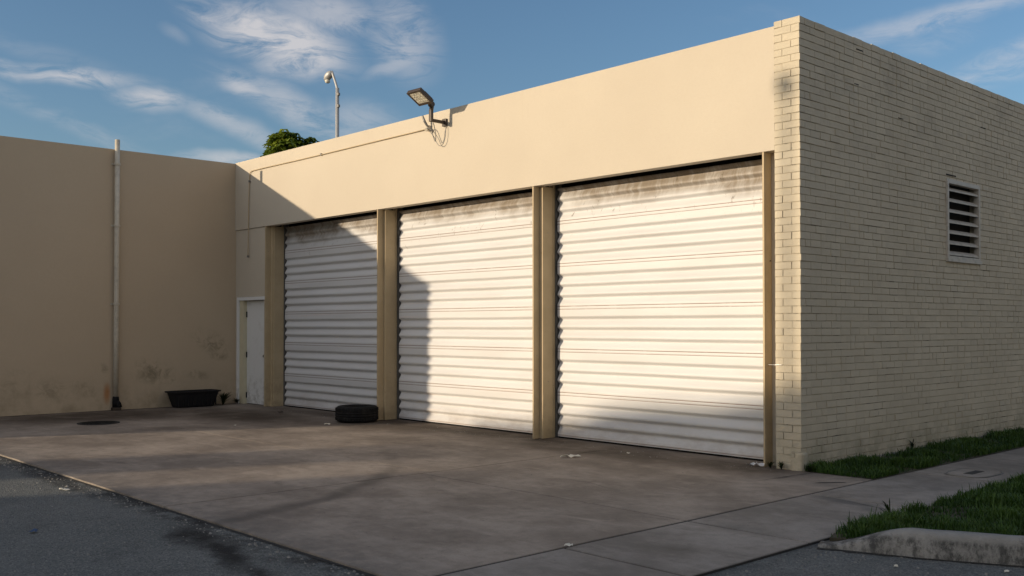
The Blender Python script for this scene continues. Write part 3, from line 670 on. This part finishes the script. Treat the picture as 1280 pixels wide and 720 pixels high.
# service door in the corner
sd = bpy.data.objects.new('service_door', None); C.objects.link(sd); sd.parent = gb; sd['label'] = 'white flush service door in the shaded corner'
bm = bmesh.new(); box(bm, (-12.115, .105, .012), (-11.292, .148, 1.995), .004); bm_obj('door_leaf', bm, 'white', sd)
bm = bmesh.new(); box(bm, (-12.333, -.002, 0), (-12.265, .03, 2.064), .003); box(bm, (-12.265, -.001, 2.0), (-11.235, .03, 2.064), .003); bm_obj('door_frame', bm, 'white', sd)
bm = bmesh.new(); box(bm, (-12.331, .031, 0), (-12.118, .15, 2.062), .003); box(bm, (-12.117, .031, 2.001), (-11.292, .15, 2.062), .003); bm_obj('jamb', bm, 'cream_trim', sd)
for z in (.17, .95, 1.73):
    bm = bmesh.new(); box(bm, (-12.118, .088, z - .055), (-12.094, .104, z + .055), .003); bm_obj('hinge', bm, 'dark', sd)
bm = bmesh.new(); lathe(bm, [(.028, 0), (.028, .008), (.012, .012), (.012, .035), (.026, .042), (.028, .06), (.018, .072)], 16)
bmesh.ops.rotate(bm, verts=bm.verts, matrix=Matrix.Rotation(rad(90), 3, 'X')); bmesh.ops.translate(bm, verts=bm.verts, vec=(-11.345, .104, .94)); bm_obj('door_knob', bm, 'guide', sd, True)

# ------------------------------------------------------------------ neighbouring building (left wall)
nb = thing('neighbouring_building', 'taller blank tan stucco building forming the left side of the yard', 'building', (XL, -13.2, 0))
off = Vector((XL, -13.2, 0)); YN = -13.45
bm = bmesh.new(); box(bm, (-26, YN, -.03), (XL, 16, ZS - .012), .004, off); bm_obj('stucco_wall', bm, 'tan_stucco', nb)
bm = bmesh.new(); box(bm, (-25.8, YN + .2, ZS - .012), (XL - .2, 15.8, ZS - .004), 0, off); bm_obj('roof', bm, 'roof', nb)

# vent pipe
vp = thing('vertical_pipe', 'cream vertical vent pipe strapped to the left wall, poking above its top', 'pipe', (XL + .06, -2.335, 0))
bm = bmesh.new(); tube(bm, [(0, 0, .24), (0, 0, 1.5), (.002, 0, 3), (0, .002, 4.86)], .043, 20); 
bmx = bm_obj('pipe', bm, 'pipe', vp, True)
for z in (4.42, 3.31, 1.9):
    bm = bmesh.new(); lathe(bm, [(.052, z - .022), (.054, z - .01), (.054, z + .01), (.052, z + .022)], 20); box(bm, (-.058, -.085, z - .016), (-.05, .085, z + .016)); bm_obj('strap', bm, 'pipe', vp)
bm = bmesh.new(); lathe(bm, [(.058, 0.05), (.060, .14), (.055, .22), (.048, .245)], 20); tube(bm, [(.0, .0, .17), (.03, .035, .10), (.05, .05, .045)], [.05, .055, .045], 12)
bm_obj('rubber_boot', bm, 'rubber', vp, True)
bm = bmesh.new(); box(bm, (-.05, -.07, -.0), (.09, .07, .05), .012); bm_obj('base_block', bm, 'sidewalk', vp)

# conduit along the header
cd = thing('electrical_conduit', 'thin painted conduit running along the header to the floodlight', 'conduit', (-11.80, 0, 2.85))
o_ = Vector((-11.80, 0, 2.85)); y = -.02
path = [Vector((-11.852, y, 2.85)), Vector((-11.835, y, 3.6)), Vector((-11.815, y, 4.2)), Vector((-11.80, y, 4.37)), Vector((-11.775, y, 4.44)), Vector((-11.70, y, 4.468)), Vector((-11.55, y, 4.472))]
bm = bmesh.new(); tube(bm, [p - o_ for p in smooth_path(path, 5)] + [Vector((x, y, 4.472 - .004 * math.sin((x + 11) * 1.1))) - o_ for x in np.linspace(-11.2, -6.27, 12)], .0085, 8); bm_obj('tube', bm, 'post', cd, True)
for (x, z) in ((-11.853, 2.84), (-11.806, 4.28), (-9.25, 4.472)):
    bm = bmesh.new(); box(bm, (x - .014, -.036, z - .02), (x + .014, -.002, z + .02), .004, o_); bm_obj('coupling', bm, 'guide', cd)

# floodlight on the parapet
fl = thing('wall_floodlight', 'dark bronze floodlight on a bent arm fixed near the parapet top', 'floodlight', (-5.855, 0, 4.51)); o_ = Vector((-5.855, 0, 4.51))
bm = bmesh.new(); box(bm, (-5.905, -.035, 4.455), (-5.815, -.001, 4.565), .006, o_); bm_obj('mounting_plate', bm, 'black_metal', fl)
bm = bmesh.new(); box(bm, (-5.875, -.295, 4.487), (-5.838, -.035, 4.533), .005, o_); box(bm, (-5.878, -.302, 4.485), (-5.825, -.255, 4.66), .006, o_); tube(bm, [Vector((-5.85, -.278, 4.65)) - o_, Vector((-5.83, -.278, 4.73)) - o_], .032, 14); bm_obj('arm', bm, 'black_metal', fl)
bm = bmesh.new(); tube(bm, [Vector((-5.865, -.29, 4.735)) - o_, Vector((-5.795, -.29, 4.735)) - o_], .038, 16); tube(bm, [Vector((-5.83, -.29, 4.735)) - o_, Vector((-5.80, -.37, 4.745)) - o_, Vector((-5.775, -.45, 4.765)) - o_], .026, 12); bm_obj('knuckle', bm, 'black_metal', fl)
T = Matrix.Translation(Vector((-5.76, -.55, 4.79)) - o_) @ Matrix.Rotation(rad(2), 4, 'Z') @ Matrix.Rotation(rad(-31), 4, 'X')
def tb(bm, a, b_, bev=0):
    k = len(bm.verts); tmp = bmesh.new(); box(tmp, a, b_, bev); tmp.transform(T); me = bpy.data.meshes.new('t'); tmp.to_mesh(me); tmp.free(); bm.from_mesh(me); bpy.data.meshes.remove(me)
bm = bmesh.new(); tb(bm, (-.148, -.14, -.014), (.148, .14, .030), .006); tb(bm, (-.148, -.14, -.026), (-.122, .14, -.014)); tb(bm, (.122, -.14, -.026), (.148, .14, -.014)); tb(bm, (-.122, -.14, -.026), (.122, -.116, -.014)); tb(bm, (-.122, .10, -.026), (.122, .14, -.014)); bm_obj('lamp_head', bm, 'black_metal', fl)
bm = bmesh.new()
for k in range(9): tb(bm, (-.10 + k * .025, -.03, .030), (-.092 + k * .025, .13, .062), .002)
tb(bm, (-.05, .03, .031), (.06, .13, .078), .006); bm_obj('heat_sink', bm, 'black_metal', fl)
bm = bmesh.new(); tb(bm, (-.1215, -.1155, -.021), (.1215, .0995, -.0145)); 
for i in range(5):
    for j in range(4): tb(bm, (-.10 + i * .046, -.10 + j * .05, -.0235), (-.078 + i * .046, -.075 + j * .05, -.0208), .0)
bm_obj('lens', bm, 'lens', fl)
# sensor and dangling cables
bm = bmesh.new(); box(bm, (-6.27, -.05, 4.44), (-6.20, -.001, 4.52), .008, o_); tube(bm, [Vector((-6.22, -.05, 4.47)) - o_, Vector((-6.20, -.10, 4.44)) - o_], .026, 12); bm_obj('junction_box', bm, 'pipe', fl)
bm = bmesh.new(); tube(bm, [Vector((-6.215, -.06, 4.50)) - o_, Vector((-6.24, -.10, 4.58)) - o_, Vector((-6.26, -.12, 4.66)) - o_], [.016, .02, .014], 10); bm_obj('sensor', bm, 'guide', fl)
bm = bmesh.new()
tube(bm, smooth_path([Vector(p) - o_ for p in ((-6.19, -.07, 4.46), (-6.10, -.09, 4.44), (-6.02, -.10, 4.30), (-5.98, -.10, 4.24), (-5.94, -.12, 4.30), (-5.93, -.15, 4.42), (-5.90, -.2, 4.49))], 5), .006, 6)
tube(bm, smooth_path([Vector(p) - o_ for p in ((-6.19, -.06, 4.45), (-6.06, -.06, 4.32), (-5.97, -.05, 4.19), (-5.88, -.045, 4.18), (-5.82, -.04, 4.28), (-5.815, -.03, 4.45))], 5), .005, 6)
bm_obj('cable', bm, 'guide', fl, True)
# little door hook wire on the last post
bm = bmesh.new(); tube(bm, [(-.43, .06, 1.088), (-.38, .0, 1.092), (-.30, -.012, 1.092), (-.22, -.012, 1.096)], .0035, 6)
tag(bm_obj('hook_wire', bm, 'foil'), 'short thin wire stretched from the rightmost door post to the brick pier', 'wire')

# ------------------------------------------------------------------ tyre, tub, litter
ty = thing('tyre', 'worn black car tyre lying flat between the left and middle roller doors', 'tyre', (-7.60, -.38, .006))
bm = bmesh.new(); R_ = .335; prof = []
out = [(.205, .03), (.215, .012), (.25, .0), (.295, .004), (.318, .022), (.328, .05)]
grv = [(.334, .070), (.335, .078), (.325, .080), (.325, .088), (.336, .090), (.337, .118), (.327, .120), (.327, .128), (.337, .130), (.336, .158), (.325, .160), (.325, .168), (.335, .170), (.334, .178)]
top = [(.328, .198), (.318, .226), (.295, .244), (.25, .248), (.215, .236), (.205, .218)]
inn = [(.212, .205), (.275, .17), (.29, .124), (.275, .078), (.212, .043)]
lathe(bm, out + grv + top + inn, 72, closed=True); bm_obj('casing', bm, 'rubber', ty, True)
bm = bmesh.new()
for k in range(48):
    a = 2 * math.pi * k / 48
    for z0_, z1_ in ((.030, .072),):
        tmp = bmesh.new(); box(tmp, (.320, -.014, z0_), (.338, .010, z1_), .003); tmp.transform(Matrix.Rotation(a, 4, 'Z')); me = bpy.data.meshes.new('t'); tmp.to_mesh(me); tmp.free(); bm.from_mesh(me); bpy.data.meshes.remove(me)
bm.verts.ensure_lookup_table(); tm = bm.copy(); bm_obj('tread', bm, 'rubber', ty); bmesh.ops.translate(tm, verts=tm.verts, vec=(0, 0, .146)); bm_obj('tread', tm, 'rubber', ty)

tub = thing('plastic_tub', 'black plastic mixing tub standing against the left wall', 'tub', (-12.13, -.98, .004))
bm = bmesh.new()
def rrect(hx, hy, r, z, n_=6):
    out = []
    for sx, sy, a0 in ((1, 1, 0), (-1, 1, 90), (-1, -1, 180), (1, -1, 270)):
        for k in range(n_ + 1):
            a = rad(a0 + 90 * k / n_); out.append((sx * (hx - r) + r * math.cos(a), sy * (hy - r) + r * math.sin(a), z))
    return out
rings = [[bm.verts.new(v) for v in rrect(*q)] for q in ((.155, .345, .06, 0), (.165, .36, .07, .015), (.205, .44, .08, .265), (.235, .475, .09, .272), (.237, .478, .09, .295), (.205, .445, .08, .298), (.195, .43, .075, .27), (.155, .345, .06, .02))]
for A, B in zip(rings, rings[1:]):
    for k in range(len(A)): bm.faces.new((A[k], A[(k + 1) % len(A)], B[(k + 1) % len(A)], B[k]))
bm.faces.new(rings[0][::-1]); bm.faces.new(rings[-1]); bm_obj('shell', bm, 'tub', tub)
bm = bmesh.new()
for i in range(9):
    yy = -.36 + i * .09; z_a, z_b = .03, .25
    box(bm, (.168, yy - .006, z_a), (.200, yy + .006, z_b))
bm_obj('rib', bm, 'tub', tub)

def weed(name, loc, label, n_, h, spread, seed, lean=(0, 0)):
    r = random.Random(seed); V = []; F = []; T_ = []
    for i in range(n_):
        a = r.uniform(0, 2 * math.pi); hh = h * r.uniform(.5, 1); L = spread * r.uniform(.2, 1); w_ = r.uniform(.003, .008)
        pts = [Vector((math.cos(a) * L * q ** 1.4 + lean[0] * q, math.sin(a) * L * q ** 1.4 + lean[1] * q, hh * (q ** .8) * (1 - .25 * q * q))) for q in (0, .35, .7, 1)]
        sdv = Vector((-math.sin(a), math.cos(a), 0)); k = len(V)
        for q, p in zip((.5, 1, .9, .05), pts): V += [tuple(p - sdv * w_ * q), tuple(p + sdv * w_ * q)]
        F += [(k, k + 1, k + 3, k + 2), (k + 2, k + 3, k + 5, k + 4), (k + 4, k + 5, k + 7, k + 6)]; T_ += [r.random() * .6] * 8
    o = mesh_np(name, V, F, 'weed', tone=T_); o.location = loc; return tag(o, label, 'weed')
weed('weed', (-12.10, -.40, .0), 'straggly dark weed growing beside the black tub', 110, .34, .26, 1, (0, .05))
weed('weed', (-12.28, .0, .0), 'low green weed at the foot of the white service door frame', 60, .14, .16, 2, (0, -.05))
weed('weed', (-.34, -.05, .0), 'small weed at the foot of the last door post beside the brick pier', 26, .10, .07, 3)
weed('weed', (-.20, -.06, .0), 'small weed at the middle of the brick pier foot', 26, .11, .07, 4)
weed('weed', (.10, -.02, .0), 'tuft of weed just round the brick corner by the footing', 40, .10, .09, 5)
weed('weed', (1.90, -1.9, .02), 'tall thin weed stems leaning over the sidewalk from the verge', 12, .22, .16, 6, (-.05, 0))
weed('weed', (.03, 2.45, .02), 'dark thin weed standing against the brick side wall', 18, .17, .10, 8)

def scrap(name, loc, label, cat, size, mt, seed, flat=.25):
    r = random.Random(seed); bm = bmesh.new(); n_ = 12; V = []
    for i in range(n_):
        a = 2 * math.pi * i / n_; q = r.uniform(.55, 1); V.append(Vector((math.cos(a) * size[0] * q, math.sin(a) * size[1] * q, .004 + r.uniform(0, size[0] * flat))))
    c = bm.verts.new((0, 0, size[0] * flat * .8)); vs = [bm.verts.new(v) for v in V]; mid = [bm.verts.new(v * .5 + Vector((0, 0, r.uniform(0, size[0] * flat)))) for v in V]
    for i in range(n_): bm.faces.new((mid[i], mid[(i + 1) % n_], c)); bm.faces.new((vs[i], vs[(i + 1) % n_], mid[(i + 1) % n_], mid[i]))
    ext = bmesh.ops.extrude_face_region(bm, geom=list(bm.faces))
    for v in ext['geom']:
        if isinstance(v, bmesh.types.BMVert): v.co.z += .003
    o = bm_obj(name, bm, mt); o.location = loc; o.rotation_euler.z = r.uniform(0, 3); return tag(o, label, cat, 'litter lying in the yard')
s_ = scrap('paper_scrap', (-2.35, -1.0, .0), 'torn pale paper scrap lying in front of the right roller door', 'litter', (.14, .05), 'paper', 1); s_.rotation_euler.z = rad(47)
s_ = scrap('paper_scrap', (-2.13, -.25, .0), 'tiny pale scrap close to the foot of the right roller door', 'litter', (.035, .02), 'paper', 2)
s_ = scrap('paper_scrap', (-7.50, -.98, .0), 'small sunlit pale scrap just in front of the tyre', 'litter', (.06, .03), 'paper', 3); s_.rotation_euler.z = rad(47)
s_ = scrap('paper_scrap', (-9.84, -.46, .0), 'grey scrap lying in the shade by the left roller door', 'litter', (.11, .05), 'sidewalk', 4)
s_ = scrap('foil_scrap', (-.50, -.06, .0), 'crumpled silvery foil at the foot of the rightmost door post', 'litter', (.10, .035), 'foil', 5, .35); s_.rotation_euler.z = rad(20)
s_ = scrap('paper_scrap', (.81, -4.32, .0), 'little crumpled white scrap caught in the paving joint', 'litter', (.035, .025), 'paper', 6, .6)
s_ = scrap('paper_scrap', (-4.08, -5.98, -.02), 'pale flat scrap on the sunlit strip of asphalt', 'litter', (.07, .03), 'paper', 7); s_.rotation_euler.z = rad(45)
s_ = scrap('plastic_scrap', (-2.27, -6.8, -.02), 'small dark blue scrap on the shaded asphalt', 'litter', (.05, .035), 'bluebit', 8, .4)
s_ = scrap('paper_scrap', (2.55, -3.15, -.02), 'little white chip on the asphalt below the kerb', 'litter', (.022, .016), 'paper', 9, .5)
s_ = scrap('paper_scrap', (3.08, -2.78, -.02), 'second white chip below the kerb at the right edge', 'litter', (.022, .016), 'paper', 10, .5)
s_ = scrap('paper_scrap', (-8.3, -2.1, .0), 'tiny white chip on the sunlit concrete of the yard', 'litter', (.03, .02), 'paper', 11, .4)
# grit and crumbs
V = []; F = []
def pebbles(n_, xr, yr, z, smin, smax, dens=None):
    for _ in range(n_):
        x = random.uniform(*xr); y = random.uniform(*yr)
        if dens: y = yr[0] + (yr[1] - yr[0]) * random.random() ** dens
        r = smin * (smax / smin) ** (random.random() ** 2.5); k = len(V)
        for s1 in (-1, 1):
            for s2 in (-1, 1):
                V.append((x + s1 * r * random.uniform(.5, 1), y + s2 * r * random.uniform(.5, 1), z)); V.append((x + s1 * r * random.uniform(.3, .7), y + s2 * r * random.uniform(.3, .7), z + r * random.uniform(.5, 1.1)))
        F.extend([(k, k + 4, k + 5, k + 1), (k + 4, k + 6, k + 7, k + 5), (k + 6, k + 2, k + 3, k + 7), (k + 2, k, k + 1, k + 3), (k + 1, k + 5, k + 7, k + 3)])
pebbles(900, (-8, 1.5), (-7.6, -5.72), -.021, .0025, .012); pebbles(700, (-9, 1.6), (-5.9, -5.70), -.021, .003, .014)
pebbles(700, (1.95, 4.2), (-4.2, -2.4), -.021, .003, .012); pebbles(260, (-12, .7), (-5.6, -.1), .001, .002, .008); pebbles(260, (-12, 0), (-.35, .05), .001, .003, .010)
o = mesh_np('loose_grit', V, F, 'pebble'); tag(o, 'loose grit and small stones scattered over the asphalt and paving', 'grit', kind='stuff')

# ------------------------------------------------------------------ things behind the roof
lp = thing('street_lamp', 'tall pale street lamp with a bent arm rising behind the garage roof', 'street lamp', (-30.53, 14, 0)); o_ = Vector((-30.53, 14, 0))
bm = bmesh.new(); tube(bm, [(0, 0, 0), (0, 0, 6), (.01, 0, 11.69)], [.12, .095, .078], 16); bm_obj('pole', bm, 'grey_metal', lp, True)
bm = bmesh.new(); tube(bm, smooth_path([(.0, 0, 11.62), (-.06, 0, 11.80), (-.24, 0, 12.15), (-.42, 0, 12.48)], 4), [.052] * 13, 12); bm_obj('arm', bm, 'grey_metal', lp, True)
bm = bmesh.new(); tube(bm, smooth_path([(-.40, -.0, 12.46), (-.50, -.03, 12.40), (-.72, -.04, 12.28), (-.92, -.05, 12.16)], 3), [.06, .09, .12, .145, .16, .165, .155, .13, .09, .02], 16); bm_obj('lamp_head', bm, 'grey_metal', lp, True)
bm = bmesh.new(); lathe(bm, [(.10, 0), (.12, -.05), (.10, -.11), (.05, -.14)], 16, (-.70, -.04, 12.16)); bm_obj('lamp_lens', bm, 'lens', lp, True)
for z in (11.35, 10.85):
    bm = bmesh.new(); box(bm, (.06, -.05, z), (.15, .05, z + .12), .01); bm_obj('control_box', bm, 'guide', lp)

def tree(loc, lobes, label, seed, leaf=.11, n_=2600, name='broadleaf_tree', th=9.0):
    r = np.random.default_rng(seed); root = thing(name, label, 'tree', loc); o_ = Vector(loc)
    bm = bmesh.new(); fork = Vector((lobes[0][0], lobes[0][1], lobes[0][2] - 1.6)) - o_
    tube(bm, smooth_path([(0, 0, 0), (.06, .03, fork.z * .5), tuple(fork)], 4), [.19] + [.17] * 3 + [.14] * 4 + [.10], 10)
    for (x, y, z, rx, ry, rz) in lobes:
        c = Vector((x, y, z)) - o_
        for k in range(4):
            e = c + Vector((r.uniform(-.6, .6) * rx, r.uniform(-.6, .6) * ry, r.uniform(-.2, .5) * rz)); mid = fork.lerp(e, .5) + Vector((0, 0, -.15)); tube(bm, smooth_path([tuple(fork), tuple(mid), tuple(e)], 3), [.07, .06, .055, .045, .035, .025, .012], 7)
    bm_obj('trunk', bm, 'bark', root, True)
    V = []; F = []; T_ = []
    tot = sum(l[3] * l[4] for l in lobes)
    for (x, y, z, rx, ry, rz) in lobes:
        c = np.array((x, y, z)) - np.array(loc); k_ = int(n_ * rx * ry / tot / 7)
        for _ in range(k_):                        # rosettes of drooping leaves at branch ends
            d = r.normal(size=3); d /= np.linalg.norm(d); q = r.uniform(.45, 1.0) ** .5 * (1 + .13 * math.sin(d[0] * 7 + seed) * math.cos(d[2] * 9 + d[1] * 5))
            p = c + d * q * np.array((rx, ry, rz)); tone = np.clip(r.normal(.45, .25), 0, 1)
            a0 = r.uniform(0, 6.28)
            for j in range(7):
                a = a0 + j * .9 + r.normal(0, .15); L = leaf * r.uniform(.8, 1.5); w_ = L * r.uniform(.24, .36); dr = r.uniform(.1, .9)
                u_ = np.array((math.cos(a), math.sin(a), -dr * .4)); v_ = np.array((-math.sin(a), math.cos(a), r.normal(0, .25)))
                m_ = p + u_ * L * .5 + np.array((0, 0, .02)); tip = p + u_ * L + np.array((0, 0, -dr * L * .5)); b0 = p
                k = len(V); V += [tuple(b0), tuple(m_ - v_ * w_), tuple(tip), tuple(m_ + v_ * w_)]; F.append((k, k + 1, k + 2, k + 3)); T_ += [np.clip(tone + r.normal(0, .12), 0, 1)] * 4
    mesh_np('crown', V, F, 'leaf', root, tone=T_); return root
tree((-34.6, 14.2, 0), [(-34.85, 14.0, 9.62, .85, .9, .90), (-34.2, 13.7, 9.2, .8, .8, .85), (-35.5, 14.0, 9.2, .62, .7, .66), (-34.35, 14.95, 9.55, .62, .62, .72), (-34.3, 14.2, 8.5, 1.1, 1.1, .8)], 'broad leaved tree whose round crown shows above the garage roof', 11, .24, 4200)

# ------------------------------------------------------------------ out of view
HD = 36.0; K = math.tan(rad(SUN_EL)) / (1 / math.hypot(SDX, SDY))      # rise per metre of y towards the sun
def occx(c): return c - SDX * HD
HT = HD * K
wb = thing('shade_block', 'unseen flat roofed block added across the lot to shade the yard', 'building', (occx(-1.5), -HD, 0)); o_ = Vector((occx(-1.5), -HD, 0))  # unseen, added; its skyline is shaped to cast the yard's shade
bm = bmesh.new()
def prism(bm, prof, y0_, y1_):
    # prof: (x, z) outline, extruded along y
    A = [bm.verts.new(Vector((x, y0_, z)) - o_) for x, z in prof]; B = [bm.verts.new(Vector((x, y1_, z)) - o_) for x, z in prof]
    bm.faces.new(A); bm.faces.new(B[::-1])
    for k in range(len(A)): bm.faces.new((A[k], B[k], B[(k + 1) % len(A)], A[(k + 1) % len(A)]))
prism(bm, [(occx(-1.4), -.03), (occx(30), -.03), (occx(30), HT + 1.05), (occx(.6), HT + 1.0), (occx(-.3), HT + .86), (occx(-1.4), HT + .68)], -HD - 14, -HD)
bm_obj('wall', bm, 'stucco', wb)
bm = bmesh.new(); box(bm, (occx(-3.95), -HD - .35, -.03), (occx(-2.7), -HD - .002, HT - .3), 0, o_); bm_obj('shade_pier', bm, 'stucco', wb)  # unseen upright added to throw the dark band across the ground
bm = bmesh.new(); prism(bm, [(occx(-5.8), HT + .0), (occx(-4.3), HT - .12), (occx(-4.0), HT - .36), (occx(-1.41), HT - .30), (occx(-1.41), HT + .66), (occx(-2.4), HT + .60), (occx(-3.2), HT + .50), (occx(-3.6), HT + .36), (occx(-4.3), HT + .24), (occx(-5.8), HT + .12)], -HD - .8, -HD - .001); bm_obj('shade_canopy', bm, 'roof', wb)  # added slab, outline shaped for the shade on door feet and ground
eb = thing('bounce_block', 'unseen plain pale block added across the street to bounce light onto the brick wall', 'building', (19, -18, 0)); o_ = Vector((19, -18, 0))  # added out of view so its sunlit face bounces warm light onto the brick
bm = bmesh.new(); box(bm, (19, -18, -.03), (30, 30, 8.5), 0, o_); bm_obj('wall', bm, 'stucco', eb)
for i in range(9):
    for z in (1.0, 5.0):
        bm = bmesh.new(); box(bm, (18.97, -16 + i * 5, z), (19.02, -14 + i * 5, z + 1.6), 0, o_); bm_obj('window', bm, 'guide', eb)
sp = thing('street_lamp', 'street lamp in the lot outside the photograph, its shadow on the brick pier', 'street lamp', (-.150 - SDX * 22, -22, 0))
zt = 4.06 + 22 * K
bm = bmesh.new(); tube(bm, [(0, 0, 0), (0, 0, zt - .1)], [.05, .034], 14); bm_obj('pole', bm, 'grey_metal', sp, True)
bm = bmesh.new(); box(bm, (-.10, -.10, zt - .11), (.06, .08, zt + .10), .03); bm_obj('lamp_head', bm, 'grey_metal', sp)

scene.render.engine = 'CYCLES'
scene.cycles.max_bounces = 8; scene.cycles.diffuse_bounces = 5
